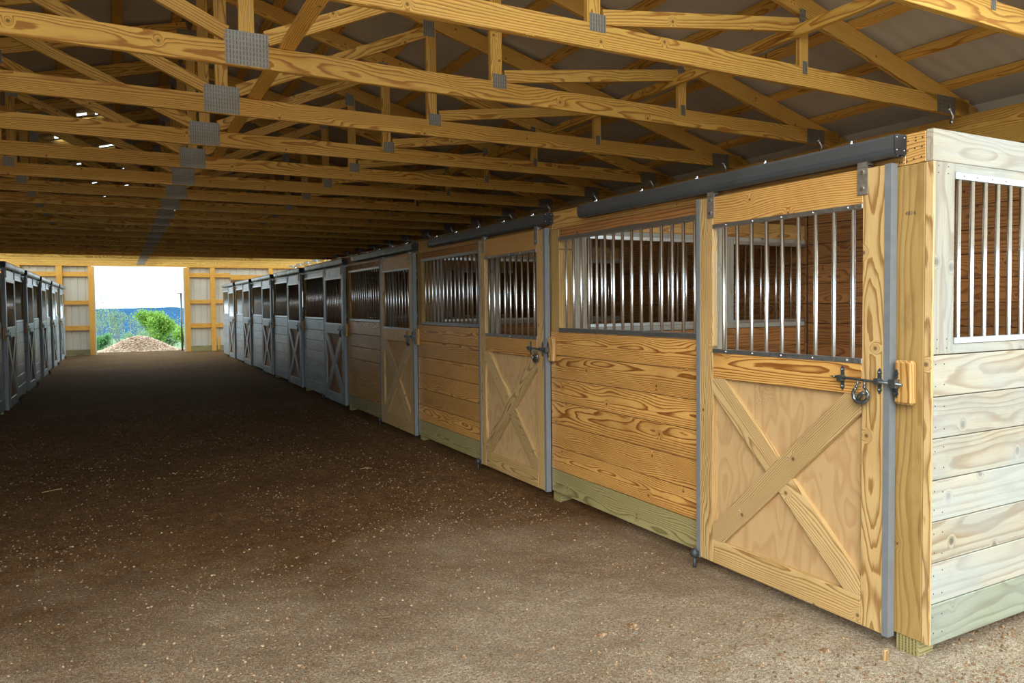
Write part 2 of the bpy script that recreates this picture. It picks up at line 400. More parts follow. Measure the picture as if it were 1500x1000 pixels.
# ---------------------------------------------------------------- far end wall, side walls
def ribbed(name, x0, x1, z0, z1, y, parent, mat='siding', step=.23, d=.014):
    """metal sheet with trapezoid ribs, facing -y"""
    p = []; x = x0
    while x < x1-1e-4:
        e = min(x+step, x1); p += [(x, 0), (min(x+step-.05, e), 0), (min(x+step-.036, e), d), (min(x+step-.014, e), d)]; x = e
    p.append((x1, 0))
    V = [(a, y+b, z) for z in (z0, z1) for a, b in p]; n = len(p)
    F = [(i, i+1, n+i+1, n+i) for i in range(n-1)]
    return mesh_obj(name, V, F, mat, parent, recalc=False)
OX0, OX1, OZ = -.70, 2.16, 3.05
wb = empty('wall_back', (0, YE, 0)); tag(wb, kind='structure')
x = XWL
for a, b, z0, z1 in ((XWL, -3.66, 0, 3.3), (-3.66, -2.74, 0, 3.3), (-2.74, -1.83, 0, 3.3), (-1.83, OX0-.08, 0, 3.3), (OX1+.1, 3.1, 0, 3.3), (3.1, 3.75, 0, 3.3), (3.75, 5.0, 2.56, 3.3), (5.0, XW+.1, 0, 3.3)):
    ribbed('siding_panel', a, b, z0+.01, z1, .10, wb)
for a, b in ((-2.95, -2.81), (-1.80, -1.62), (OX0-.16, OX0), (OX1, OX1+.17), (3.03, 3.19), (5.1, 5.25)):
    board('post', 'far', (a, -.04, 0), (b, .095, 3.05), 'z', wb)
for a, b in ((XWL+.05, -2.95), (-2.81, -1.80), (-1.62, OX0-.16), (OX1+.17, 3.03), (3.19, 3.72), (5.25, XW)):
    for z0, z1 in ((2.70, 2.86), (1.74, 1.88), (.86, 1.02)):
        board('girt', 'far', (a, .02, z0), (b, .06, z1), 'x', wb)
    board('skirt_board', 'green', (a, .0, .0), (b, .05, .20), 'x', wb)
board('girt', 'far', (3.72, .02, 2.62), (5.1, .06, 2.80), 'x', wb)
board('header', 'far', (XWL, -.02, 3.06), (XW, .05, 3.26), 'x', wb)
board('knee_brace', 'far', (3.24, -.02, .05), (3.30, .03, .5), 'z', wb)
# gable above
V = [(XWL, .11, 3.25), (XW, .11, 3.25), (XW, .11, 3.3), (XC, .11, 4.6), (XWL, .11, 3.3)]
mesh_obj('gable_sheet', V, [(0, 1, 2, 3, 4)], 'siding', wb)
jt = board('trim_1', 'siding', (OX0, YE-.03, 0), (OX0+.035, YE+.16, OZ), 'z'); tag(jt, kind='structure')
jt = board('trim_2', 'siding', (OX1-.04, YE-.03, 0), (OX1, YE+.16, OZ), 'z'); tag(jt, kind='structure')
dr = empty('door_1', (4.4, YE+.14, 0)); tag(dr, kind='structure')
for i in range(5): board('door_board', 'dark', (-.64+i*.256, 0, .03), (-.64+(i+1)*.256-.006, .04, 2.72), 'z', dr)

def side_wall(name, x, sgn, y0, y1, z1):
    o = empty(name, (x, 0, 0)); tag(o, kind='structure')
    return o
# right wall: outer metal sheet, inner brown lining planks in the stalls that can be seen into
YG0, YG1 = 26.75, 28.75     # unseen side opening, added to light the far end
wr = empty('wall_right', (XW, 0, 0)); tag(wr, kind='structure')
y = YF
while y < YG0-.01:
    e = min(y+.9144, YG0)
    mesh_obj('siding_panel', [(.14, y, 0), (.14, e, 0), (.14, e, 3.2), (.14, y, 3.2)], [(0, 1, 2, 3)], 'siding', wr, recalc=False); y = e
mesh_obj('siding_panel', [(.14, YG1, 0), (.14, YE+.1, 0), (.14, YE+.1, 3.2), (.14, YG1, 3.2)], [(0, 1, 2, 3)], 'siding', wr, recalc=False)
mesh_obj('siding_panel', [(.14, YG0, 2.6), (.14, YG1, 2.6), (.14, YG1, 3.2), (.14, YG0, 3.2)], [(0, 1, 2, 3)], 'siding', wr, recalc=False)
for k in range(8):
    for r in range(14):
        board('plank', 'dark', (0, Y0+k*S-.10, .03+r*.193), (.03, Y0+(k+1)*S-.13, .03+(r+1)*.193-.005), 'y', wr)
for y0, y1 in ((YF, 5.4), (5.4, 11.5), (11.5, 17.6), (17.6, 23.7), (23.7, YE)):
    board('eave_beam', 'truss', (-.09, y0+.002, 2.76), (-.05, y1-.002, 3.045), 'y', wr)
wl = empty('wall_left', (XWL, 0, 0)); tag(wl, kind='structure')
y = YF
while y < YE-.01:
    e = min(y+.9144, YE+.1)
    mesh_obj('siding_panel', [(-.14, y, 0), (-.14, e, 0), (-.14, e, 3.2), (-.14, y, 3.2)], [(0, 1, 2, 3)], 'siding', wl, recalc=False); y = e
for y0, y1 in ((YF, 5.4), (5.4, 11.5), (11.5, 17.6), (17.6, 23.7), (23.7, YE)):
    board('eave_beam', 'truss', (.05, y0+.002, 2.76), (.09, y1-.002, 3.045), 'y', wl)

# ---------------------------------------------------------------- roof
PZ = 4.553; PT = .263                       # rafter top at ridge, pitch
def rz(xp): return PZ-PT*abs(xp)            # rafter top edge, xp measured from the ridge
ce = empty('ceiling', (XC, 0, PZ)); tag(ce, kind='structure')
FARFILL = (23.3, 29.05)  # stretch of clear roof added out of view to brighten the far end
holes = [(-.70, 13.26, .26, .16), (-.97, 13.29, .12, .14), (-.08, 14.51, .40, .12), (-.51, 15.81, .26, .12), (-.76, 15.68, .14, .10), (.2, 17.12, .10, .10), (-.35, 18.36, .2, .10), (.26, 19.57, .14, .08), (-.18, 20.8, .16, .08), (-.37, 12.0, .2, .14), (-.14, 12.06, .22, .14)]
half = 5.45
for sgn in (-1, 1):
    hs = [(h[0]-XC-h[2]/2, h[0]-XC+h[2]/2, h[1]-h[3], h[1]+h[3]) for h in [(q[0], q[1], q[2]*.6, q[3]*.5) for q in holes]] if sgn < 0 else []
    gx = sorted({0.0, sgn*half} | {v for h in hs for v in h[:2]}); gy = sorted({YF, YE+.25, FARFILL[0], FARFILL[1]} | {v for h in hs for v in h[2:]} | {YF+.9144*i for i in range(1, 33)})
    V = [(a, b, -PT*abs(a)+.043) for b in gy for a in gx]; n = len(gx); F = []
    for j in range(len(gy)-1):
        for i in range(n-1):
            mx, my = (gx[i]+gx[i+1])/2, (gy[j]+gy[j+1])/2
            if any(h[0] < mx < h[1] and h[2] < my < h[3] for h in hs): continue
            if FARFILL[0] < my < FARFILL[1]: continue
            F.append((j*n+i, j*n+i+1, (j+1)*n+i+1, (j+1)*n+i))
    z_ = lambda a: -PT*abs(a)+.043
    mesh_obj('fill_light_sheet', [(0, FARFILL[0], z_(0)), (sgn*half, FARFILL[0], z_(half)), (sgn*half, FARFILL[1], z_(half)), (0, FARFILL[1], z_(0))], [(0, 1, 2, 3)], 'clear', ce, recalc=False)  # added clear panel, lets fill light onto the far stalls
    mesh_obj('roof_sheet', V, F, 'roof', ce, recalc=False)
    for i in range(10):
        xp = sgn*(.12+.5425*i)
        L = YE+.2-YF
        o = link('purlin', box_mesh(L, .089, .038, .002, 'truss'), ce)
        o.location = (xp, (YF+YE+.2)/2, -PT*abs(xp)+.019); o.rotation_mode = 'QUATERNION'
        o.rotation_quaternion = orient((0, 1, 0), (1, 0, -sgn*PT)).to_quaternion()

# ---------------------------------------------------------------- trusses
TT, YT = 1.2188, 4.7469
def plate(parent, x0, x1, z0, z1, y, name='gusset_plate'):
    pl_ = G().box((x0, y-.003, z0), (x1, y, z1)).build(name, 'plate', parent)
    g = G(); n = max(3, int((x1-x0)/.018))
    for i in range(n):
        a = x0+(i+.5)*(x1-x0)/n
        m = max(4, int((z1-z0)/.026))
        for j in range(m):
            c = z0+(j+.5)*(z1-z0)/m
            g.box((a-.003, y-.0045, c-.0105), (a+.0025, y-.0025, c+.0105))
    o = g.build('tooth_rows', 'slot', pl_); o['kind'] = 'stuff'
    return pl_
def make_truss():
    t = empty('roof_truss'); TH = .038
    y0, y1 = -.019, .019
    # bottom chord in two lengths that meet under the centre plate
    for a, b in ((-5.30, -.001), (.001, 5.30)):
        board('bottom_chord', 'truss', (a, y0, 3.045), (b, y1, 3.182), 'x', t, .003)
    for s in (-1, 1):
        p = (s*5.40, 0, rz(5.40)-.073); q = (s*.02, 0, rz(.02)-.073)
        beam('top_chord', 'truss', p, q, .14, .038, (0, 0, 1), t, .003)
        lz = lambda xp: rz(xp)-.150
        board('vertical_web', 'truss', (s*1.69-.045, y0, 3.182), (s*1.69+.045, y1, lz(1.73)), 'z', t)
        board('vertical_web', 'truss', (s*3.405-.04, y0, 3.182), (s*3.405+.04, y1, lz(3.44)), 'z', t)
        beam('diagonal_web', 'truss', (s*.115, 0, 3.232), (s*1.645, 0, lz(1.60)-.06), .089, .037, (0, 0, 1), t)
        beam('diagonal_web', 'truss', (s*1.76, 0, 3.225), (s*3.36, 0, lz(3.40)-.055), .089, .037, (0, 0, 1), t)
        plate(t, s*4.975-.095 if s > 0 else s*5.02-.09, s*5.02+.09 if s > 0 else s*4.975+.095, 3.045, 3.178, y0)
        plate(t, s*1.72-.06, s*1.72+.05, 3.135, 3.235, y0)
        plate(t, s*3.41-.022, s*3.41+.022, 3.13, 3.215, y0)
        plate(t, s*3.385-.03, s*3.385+.03, lz(3.40)-.075, lz(3.40)+.05, y0)
        plate(t, s*1.67-.05, s*1.67+.05, lz(1.67)-.08, lz(1.67)+.05, y0)
        g = G().tube([(s*5.02, -.028, 3.115), (s*5.03, -.034, 3.06), (s*5.05, -.040, 3.025), (s*5.05, -.036, 2.985)], [.008, .010, .010, .008], 8)
        g.ball((s*5.02, -.03, 3.075), .017); g.box((s*5.05-.012, -.042, 2.965), (s*5.05+.012, -.02, 3.0))
        g.build('tie_bolt', 'screw', t, True)
    board('king_post', 'truss', (-.045, y0, 3.182), (.045, y1, PZ-.16), 'z', t)
    plate(t, -.125, .125, 3.05, 3.252, y0)
    plate(t, -.12, .12, PZ-.22, PZ-.09, y0)
    return t
tr0 = make_truss()
for k in range(-2, 20):
    n = k+2
    lab = ('golden pine roof truss nearest the camera, only its chord end showing at top right' if n == 0 else
           'last roof truss, hard against the far end wall over the bright doorway' if k == 19 else
           f'{ORD[n]} golden pine roof truss counting from the camera end')
    y = YT+k*TT
    t = tr0 if n == 0 else copy_tree(tr0, (0, 0, 0))
    t.location = (XC, y, 0); tag(t, lab, 'roof truss', 'roof trusses over the aisle')
for nm, x0, z0, dx, dz, lb in (('lateral_brace', 4.045, 3.365, .038, .075, 'long pine brace running the barn across the short webs, right slope'),
                           ('lateral_brace', 2*XC-4.083, 3.365, .038, .075, 'long pine brace running the barn across the short webs, left slope'),
                           ('lateral_brace', .925, 3.184, .089, .036, 'flat pine brace lying on the bottom chords just right of the centre plates')):
    o = board(nm, 'truss', (x0, YF+.4, z0), (x0+dx, YE-.1, z0+dz), 'y'); tag(o, lb, 'brace', 'long roof braces')

# ---------------------------------------------------------------- stall fronts
# local frame: x = depth behind the door face (times sx), y = along the aisle from the door's near edge, z up
DW = 1.262
def latch(parent, sx):
    l = empty('latch'); l.parent = parent
    X = lambda d: sx*d
    g = G().tube([(X(-.022), -.075, 1.218), (X(-.022), .27, 1.228)], .0065, 8)
    g.tube([(X(-.022), .27, 1.228), (X(-.022), .30, 1.229)], [.0065, .001], 8)
    g.build('bolt', 'iron', l, True)
    for u in (.242, .046):
        g = G(); z = 1.224
        for dz, r in ((-.040, .011), (-.024, .009), (.024, .009), (.040, .011)): g.disc((X(-.003), u, z+dz), r, .006)
        g.box((X(-.006) if sx > 0 else 0, u-.009, z-.03), (0 if sx > 0 else .006, u+.009, z+.03))
        g.disc((X(-.003), u, z), .016, .006)
        for dz in (-.052, .052): g.prism([(u-.007, z+dz), (u, z+dz-.008), (u+.007, z+dz), (u, z+dz+.008)], X(-.006), 0, 'x')
        g.box((min(X(-.034), X(-.006)), u-.011, z-.014), (max(X(-.034), X(-.006)), u+.011, z+.014))
        g.ball((X(-.008), u, z+.040), .0055, 6, 4).ball((X(-.008), u, z-.040), .0055, 6, 4)
        g.build('guide_plate', 'iron', l)
    # horseshoe drop handle
    pts = []
    for i in range(15):
        a = math.radians(-60+i*300/14+90+60) ; pts.append(0)
    pts = [(X(-.030),   .125+.039*math.cos(math.radians(t)), 1.156+.039*math.sin(math.radians(t))) for t in [130+i*20 for i in range(15)]]
    g = G().tube(pts, [.006+.005*math.sin(math.pi*i/14) for i in range(15)], 8)
    g.ball((X(-.030), .105, 1.192), .008, 6, 4).ball((X(-.030), .147, 1.192), .008, 6, 4)
    g.tube([(X(-.028), .107, 1.19), (X(-.024), .108, 1.222)], .005, 6).tube([(X(-.028), .145, 1.19), (X(-.024), .144, 1.222)], .005, 6)
    # small cast head inside the shoe
    g.tube([(X(-.030), .138, 1.132), (X(-.032), .128, 1.152), (X(-.032), .112, 1.166), (X(-.030), .100, 1.158)], [.011, .011, .009, .005], 6)
    g.build('horseshoe_handle', 'iron', l, True)
    return l
def make_door(sx):
    t = empty('sliding_door'); D = .038
    def bd(n, m, d0, d1, u0, u1, z0, z1, ax, par=None, bev=.003):
        return board(n, m, (min(sx*d0, sx*d1), u0, z0), (max(sx*d0, sx*d1), u1, z1), ax, par or t, bev)
    bd('stile', 'door', 0, D, .003, .142, .05, 2.207, 'z'); bd('stile', 'door', 0, D, DW-.135, DW-.003, .05, 2.207, 'z')
    bd('top_rail', 'header', 0, D, .142, DW-.135, 2.047, 2.207, 'y')
    bd('middle_rail', 'plank', 0, D, .142, DW-.135, 1.150, 1.298, 'y')
    bd('bottom_rail', 'door', 0, D, .142, DW-.135, .05, .192, 'y')
    bd('plywood_panel', 'ply', .026, .037, .142, DW-.135, .192, 1.150, 'z', None, 0)
    # crossed braces, cut to the frame corners
    u0, u1, z0, z1 = .142, DW-.135, .192, 1.150
    rect = [(u0, z0), (u1, z0), (u1, z1), (u0, z1)]; hw = .062
    def strip(p, q):
        dx, dz = q[0]-p[0], q[1]-p[1]; L = math.hypot(dx, dz); nx_, nz_ = -dz/L, dx/L; c = nx_*p[0]+nz_*p[1]
        poly = clip(clip(rect, nx_, nz_, c+hw), -nx_, -nz_, -c+hw); return poly, (nx_, nz_, c), math.atan2(dz, dx)
    def brace(poly, ang, d0, d1):
        cx_ = sum(p[0] for p in poly)/len(poly); cz_ = sum(p[1] for p in poly)/len(poly); ca, sa = math.cos(-ang), math.sin(-ang)
        loc = [((p[0]-cx_)*ca-(p[1]-cz_)*sa, (p[0]-cx_)*sa+(p[1]-cz_)*ca) for p in poly]
        g = G().prism(loc, -(d1-d0)/2, (d1-d0)/2, 'z'); o = g.build('brace', 'brace', t)
        o.location = (sx*(d0+d1)/2, cx_, cz_); o.rotation_mode = 'QUATERNION'
        lv = Vector((0, math.cos(ang), math.sin(ang))); wv = Vector((0, -math.sin(ang), math.cos(ang)))
        o.rotation_quaternion = orient(lv, wv).to_quaternion()
        return o
    pa, (na, nb, nc), aa = strip((u1, z0), (u0, z1)); brace(pa, aa, -.002, .026)
    pb, _, ab = strip((u1, z1), (u0, z0))
    brace(clip(pb, na, nb, nc-hw-.001), ab, -.001, .026); brace(clip(pb, -na, -nb, -nc-hw-.001), ab, -.001, .026)
    for a, b in ((2.025, 2.047), (1.298, 1.322)):
        o = bd('grille_channel', 'chan', -.003, .03, .142, DW-.135, a, b, 'y', None, .001)
        g = G()
        for i in range(5): g.ball((sx*-.004, .22+i*.2, (a+b)/2), .005, 6, 4)
        g.build('screw', 'screw', o if False else t, True)
    for i in range(9): bar(sx*.014, .202+.1064*i, 1.318, 2.03, t)
    for u in (0, DW):
        s = 1 if u == 0 else -1; g = G()
        def bx(d0, d1, a, b): g.box((min(sx*d0, sx*d1), min(a, b), .046), (max(sx*d0, sx*d1), max(a, b), 2.21))
        bx(-.003, 0, u-s*.002, u+s*.028); bx(-.003, .042, u-s*.003, u); bx(.039, .042, u, u+s*.028)
        g.build('edge_channel', 'edge', t)
    for u in (.140, 1.140):
        g = G(); a, b = (min(sx*-.007, sx*-.001), max(sx*-.007, sx*-.001))
        g.box((a, u-.026, 2.088), (b, u+.026, 2.240)); c, d = min(sx*-.007, sx*.036), max(sx*-.007, sx*.036)
        g.box((c, u-.026, 2.222), (d, u-.02, 2.234)); g.box((c, u-.026, 2.2105), (d, u+.026, 2.2145))
        h = g.build('hanger', 'plate', t)
        g = G()
        for z in (2.115, 2.19): g.disc((sx*-.009, u, z), .009, .006, 'x', 6)
        g.disc((sx*.018, u, 2.225), .011, .012, 'z', 6); g.tube([(sx*.018, u, 2.21), (sx*.018, u, 2.262)], .006, 8)
        o = g.build('hanger_bolt', 'screw', h); 
    latch(t, sx)
    return t
def make_panel(sx):
    t = empty('stall_front_panel')
    def bd(n, m, d0, d1, u0, u1, z0, z1, ax, bev=.002):
        return board(n, m, (min(sx*d0, sx*d1), u0, z0), (max(sx*d0, sx*d1), u1, z1), ax, t, bev)
    ph = (1.368-.058)/7
    for i in range(7):
        bd('plank', 'green' if i == 0 else 'plank', .044, .060, 1.30, S-.012, .058+i*ph, .058+(i+1)*ph-.005, 'y', .003)
    bd('grille_channel', 'chan', .05, .115, 1.30, S-.122, 1.370, 1.402, 'y', .001)
    bd('grille_channel', 'chan', .05, .115, 1.30, S-.122, 2.100, 2.130, 'y', .001)
    bd('filler_board', 'dark', .061, .10, 1.30, S-.122, 2.131, 2.198, 'y')
    bd('jamb', 'pale', .062, .20, 1.215, 1.295, .02, 2.198, 'z')
    for i in range(15): bar(sx*.085, 1.372+.1064*i, 1.395, 2.105, t)
    return t
def make_post(sx):
    t = empty('stall_post')
    def bd(n, m, d0, d1, u0, u1, z0, z1, ax, bev=.004):
        return board(n, m, (min(sx*d0, sx*d1), u0, z0), (max(sx*d0, sx*d1), u1, z1), ax, t, bev)
    bd('timber', 'post', .0605, .20, -.121, .02, .056, 2.199, 'z')
    g = G().box((min(sx*.075, sx*.185), -.10, -.06), (max(sx*.075, sx*.185), .0, .055))
    for i in range(7): g.box((min(sx*.066, sx*.074), -.105+i*.016, -.06), (max(sx*.066, sx*.074), -.097+i*.016, .055))
    g.build('post_base', 'green', t)
    b = bd('keeper_block', 'header', .005, .0435, -.105, -.014, 1.126, 1.325, 'z', .012)
    g = G(); u, z = -.032, 1.220; X = lambda d: sx*d
    for dz, r in ((-.045, .011), (.045, .011), (.03, .009), (-.03, .009)): g.disc((X(.003), u, z+dz), r, .006)
    g.box((min(X(-.034), X(.005)), u-.016, z-.019), (max(X(-.034), X(.005)), u+.016, z+.019))
    for dz in (-.058, .058): g.prism([(u-.007, z+dz), (u, z+dz-.008), (u+.007, z+dz), (u, z+dz+.008)], X(0), X(.006), 'x')
    g.build('latch_keeper', 'iron', t)
    return t
def make_header(sx):
    t = empty('header_beam')
    board('timber', 'header', (min(sx*.0605, sx*.10), -.029, 2.2005), (max(sx*.0605, sx*.10), S-.031, 2.337), 'y', t, .003)
    g = G()
    for i in range(8):
        for u in (-.012, S-.05): g.disc((sx*.060, u+.01*(i % 2), 2.216+.031*(i//2)), .004, .003, 'x', 6)
    g.build('nail', 'nail', t)
    return t
def make_track(sx):
    t = empty('door_track')
    # C section: flat back, upright face rolled under at the bottom
    pr = [(.058, 2.333), (-.010, 2.333), (-.022, 2.328), (-.026, 2.318), (-.026, 2.272), (-.021, 2.252), (-.008, 2.237), (.008, 2.234), (.008, 2.242), (.030, 2.242), (.030, 2.234), (.048, 2.237), (.058, 2.25)]
    G().prism([(sx*a, z) for a, z in pr], -.030, 2.525, 'y').build('rail', 'track', t)
    for u0, u1 in ((-.034, -.030), (2.525, 2.529)):
        c = G().prism([(sx*a, z) for a, z in pr if z > 2.236], u0, u1, 'y').build('end_cap', 'cap', t)
        g = G()
        for a, z in ((-.012, 2.318), (.04, 2.318), (-.012, 2.262), (.04, 2.262)): g.ball((sx*a, u0-.001 if u0 < 0 else u1+.001, z), .004, 6, 4)
        g.build('screw', 'screw', c, True)
    for i in range(5):
        u = .22+i*.53
        g = G().box((min(sx*-.012, sx*.058), u-.02, 2.3335), (max(sx*-.012, sx*.058), u+.02, 2.337))
        g.tube([(sx*.02, u, 2.337), (sx*.02, u, 2.352)], .006, 6)
        g.build('bracket', 'screw', t)
    return t
def make_roller(sx):
    t = empty('guide_roller')
    g = G().tube([(sx*-.03, 0, .105), (sx*-.03, 0, .095), (sx*-.03, 0, .085), (sx*-.03, 0, .06), (sx*-.03, 0, .05)], [.008, .012, .026, .026, .014], 12); g.build('wheel', 'rubber', t, True)
    G().tube([(sx*-.03, 0, -.03), (sx*-.03, 0, .05)], .009, 8).build('pin', 'rubber', t, True)
    return t
def make_partition(name, mats, end=False):
    """across the stall; local x = 0 at the door face plane, y = 0 at its near face"""
    t = empty(name); x0, x1 = .062, XW-XR-.012; P0, P1 = 0.0, .036
    pm, pg, vm, tm, chm = mats
    if end: board('corner_trim', 'brace', (.0605, P0, .055), (.0745, P1, 2.199), 'z', t); x0 = .076
    else: x0 = .202
    ph = (1.352-.053)/7
    for i in range(7): board('plank', pg if i == 0 else pm, (x0, P0, .053+i*ph), (x1, P1, .053+(i+1)*ph-.004), 'x', t, .003)
    board('sill_strip', vm, (x0+.1415, P0, 1.353), (x1, P1, 1.397), 'x', t)
    board('trim_board', vm, (x0, P0, 1.3535), (x0+.14, P1, 2.199), 'z', t)
    board('trim_board', vm, (4.70-XR, P0, 1.398), (4.80-XR, P1, 2.17), 'z', t)
    board('trim_board', vm, (4.90-XR, P0, 1.398), (5.06-XR, P1, 2.199), 'z', t)
    for a, b in ((x0+.141, 4.699-XR), (5.061-XR, x1)):
        board('grille_channel', chm, (a, P0-.006, 1.398), (b, P1, 1.424), 'x', t, .001)
        board('grille_channel', chm, (a, P0-.006, 2.130), (b, P1, 2.160), 'x', t, .001)
        n = int((b-a)/.102)
        for i in range(n): bar(a+.055+.102*i, .016, 1.42, 2.134, t)
    for a in (4.801,): board('grille_channel', chm, (a-XR, P0-.006, 1.398), (a+.035-XR, P1, 2.16), 'z', t, .001)
    board('filler_board', vm, (x0+.1415, P0, 2.161), (x1, P1, 2.199), 'x', t)
    if end:
        g = G(); rn = random.Random(2)
        for i in range(7):
            for xx in (.012, .075):
                for zz in (.045, .135): g.disc((x0+xx+rn.uniform(-.004, .004), P0, .053+i*ph+zz+rn.uniform(-.01, .01)), .0032, .002, 'y', 6)
        for zz in (1.38, 1.42, 2.15, 2.18):
            for xx in (.02, .09): g.disc((x0+xx, P0, zz), .0032, .002, 'y', 6)
        for xx in (.2, .3, .42, .53): g.disc((x0+xx, P0-.006, 2.145), .004, .002, 'y', 6)
        g.build('nail', 'nail', t)['kind'] = 'stuff'
    board('top_beam', tm, (.0605 if end else .102, P0, 2.2), (x1, P1, 2.340), 'x', t, .003)
    return t

for side, sx, X0, YB, ks in (('right', 1, XR, Y0, range(0, 8)), ('left', -1, XL, YL0, range(3, 9))):
    D0, P0_, PO, HB, TK, RL = make_door(sx), make_panel(sx), make_post(sx), make_header(sx), make_track(sx), make_roller(sx)
    ks = list(ks)
    for i, k in enumerate(ks):
        first = False
        y = YB+k*S
        if side == 'right':
            w_ = f'{ORD[k]} stall of the right row' if k else 'nearest stall of the right row'
            if k == 7: w_ = 'farthest stall of the right row'
        else:
            w_ = 'cut-off stall at the left edge' if k == 3 else 'farthest stall of the left row' if k == 8 else f'{ORD[k-4]} whole stall of the left row'
        def put(o, nm, cat, grp):
            o = copy_tree(o, (0, 0, 0)); o.location = (X0, y, 0)
            if k >= 3 and cat in ('stall door', 'stall panel', 'beam'):  # far and left fronts get the painted sky glow, ply made darker
                nm = 'sky-tinted '+nm
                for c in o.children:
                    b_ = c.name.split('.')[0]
                    m_ = {'plank': 'skytint', 'timber': 'skytint', 'top_rail': 'skytint', 'middle_rail': 'skytint_door', 'bottom_rail': 'skytint', 'stile': 'skytint_door', 'brace': 'skytint_door', 'filler_board': 'skytint', 'plywood_panel': 'dark'}.get(b_)
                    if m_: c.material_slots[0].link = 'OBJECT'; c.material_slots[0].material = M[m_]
            tag(o, f'{nm}, {w_}', cat, grp); return o
        if k == 3 and side == 'left':
            put(P0_, 'plank wall with barred window', 'stall panel', f'plank fronts of the {side} stall row'); put(HB, 'pine beam over the front', 'beam', f'header beams of the {side} stall row')
            continue
        put(D0, 'wooden sliding door with crossed braces and steel bars', 'stall door', f'sliding doors of the {side} stall row')
        put(P0_, 'plank wall with barred window', 'stall panel', f'plank fronts of the {side} stall row')
        put(PO, 'square timber post with latch block', 'post', f'posts of the {side} stall row')
        put(HB, 'pine beam over the front', 'beam', f'header beams of the {side} stall row')
        put(TK, 'dark steel sliding door track', 'door track', f'door tracks of the {side} stall row')
        r = put(RL, 'small black floor roller at the door foot', 'roller', f'floor rollers of the {side} stall row'); r.location = (X0, y+DW-.01, 0)
    # closing post
    pe = copy_tree(PO, (X0, YB+(ks[-1]+1)*S, 0), f'last square timber post closing the far end of the {side} row', None)
    for c in list(pe.children):
        if c.name.startswith(('keeper_block', 'latch_keeper')): bpy.data.objects.remove(c)
    for root in (D0, P0_, PO, HB, TK, RL):
        for o in [g for c in root.children for g in c.children]+list(root.children)+[root]: bpy.data.objects.remove(o)

pt_end = make_partition('stall_end_wall', ('pale', 'palegreen', 'pale', 'pale', 'lightchan'), True)
pt_end.location = (XR, 1.976, 0); tag(pt_end, 'pale weathered plank end wall with barred opening at right edge', 'stall wall')
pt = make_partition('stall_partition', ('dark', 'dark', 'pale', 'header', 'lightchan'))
for k in range(1, 9):
    t = pt if k == 1 else copy_tree(pt, (0, 0, 0)); t.location = (XR, Y0+k*S-.10, 0)
    tag(t, f'plank and bar partition behind the {ORD[k-1]} right stall from the camera' if k < 8 else 'plank and bar partition closing the far end of the right row', 'partition', 'partitions between the right stalls')
# short header end over the near corner post
he = board('beam_end', 'header', (XR+.0605, 2.0135, 2.2005), (XR+.10, Y0-.031, 2.337), 'y'); tag(he, 'short nailed beam end above the near corner post', 'beam')
g = G()
for i, (a, b) in enumerate(((.015, 2.31), (.05, 2.315), (.09, 2.305), (.018, 2.27), (.055, 2.268), (.092, 2.262), (.02, 2.225), (.06, 2.222), (.095, 2.218), (.05, 2.3))):
    g.disc((XR+.060, 2.0135+a*.9, b), .0035, .003, 'x', 6)
nl = g.build('nail', 'nail'); nl.parent = he; nl.matrix_parent_inverse = (Matrix.Translation(he.location) @ he.rotation_quaternion.to_matrix().to_4x4()).inverted()

# ink stamp on the corner post
def stamp(txt, size, loc, parent_label):
    cu = bpy.data.curves.new('stamp', 'FONT'); cu.body = txt; cu.size = size; cu.extrude = .0002; cu.align_x = 'CENTER'
    tmp = bpy.data.objects.new('stamp', cu); col.objects.link(tmp)
    dg = bpy.context.evaluated_depsgraph_get(); me = bpy.data.meshes.new_from_object(tmp.evaluated_get(dg))
    bpy.data.objects.remove(tmp); me.materials.clear(); me.materials.append(M['ink'])
    return me
# ---------------------------------------------------------------- loose bits on the floor
def rock(name, x, y, r, label, seed, sc=(1, .7, .45)):
    rnd = random.Random(seed); bm = bmesh.new(); bmesh.ops.create_icosphere(bm, subdivisions=3, radius=1)
    for v in bm.verts:
        n = noise.noise(v.co*1.6+Vector((seed, 0, 0)))*.35+noise.noise(v.co*4+Vector((0, seed, 0)))*.12
        v.co = Vector((v.co.x*sc[0], v.co.y*sc[1], v.co.z*sc[2]))*(1+n)*r
    me = bpy.data.meshes.new(name); bm.to_mesh(me); bm.free(); me.materials.append(M['stone'])
    o = link(name, me); o.location = (x, y, gz(x, y)+r*sc[2]*.35); tag(o, label, 'stone')
rock('stone', 2.195, 2.891, .034, 'flat tan stone lying in the dirt before the near door', 3)
rock('stone', 2.007, 2.885, .03, 'small pale stone just left of the flat tan stone', 8, (1, .6, .4))
rock('stone', 2.83, 2.27, .018, 'small round stone below the latch end of the near door', 5, (1, .9, .7))
st = board('wood_stub', 'brace', (2.98, 2.075, -.03), (3.006, 2.09, .03), 'z'); tag(st, 'short wooden stub standing in the dirt under the near door', 'stake')
def stick(name, x, y, L, a, label):
    dx, dy = math.cos(a)*L/2, math.sin(a)*L/2
    o = G().tube([(x-dx, y-dy, gz(x-dx, y-dy)+.006), (x, y, gz(x, y)+.009), (x+dx, y+dy, gz(x+dx, y+dy)+.006)], .004, 6).build(name, 'brace'); tag(o, label, 'stick')
stick('straw', 2.1, 7.0, .12, .1, 'pale straw lying on the dark aisle floor')
stick('straw', -.55, 7.6, .16, .4, 'thin straw on the left of the aisle floor')

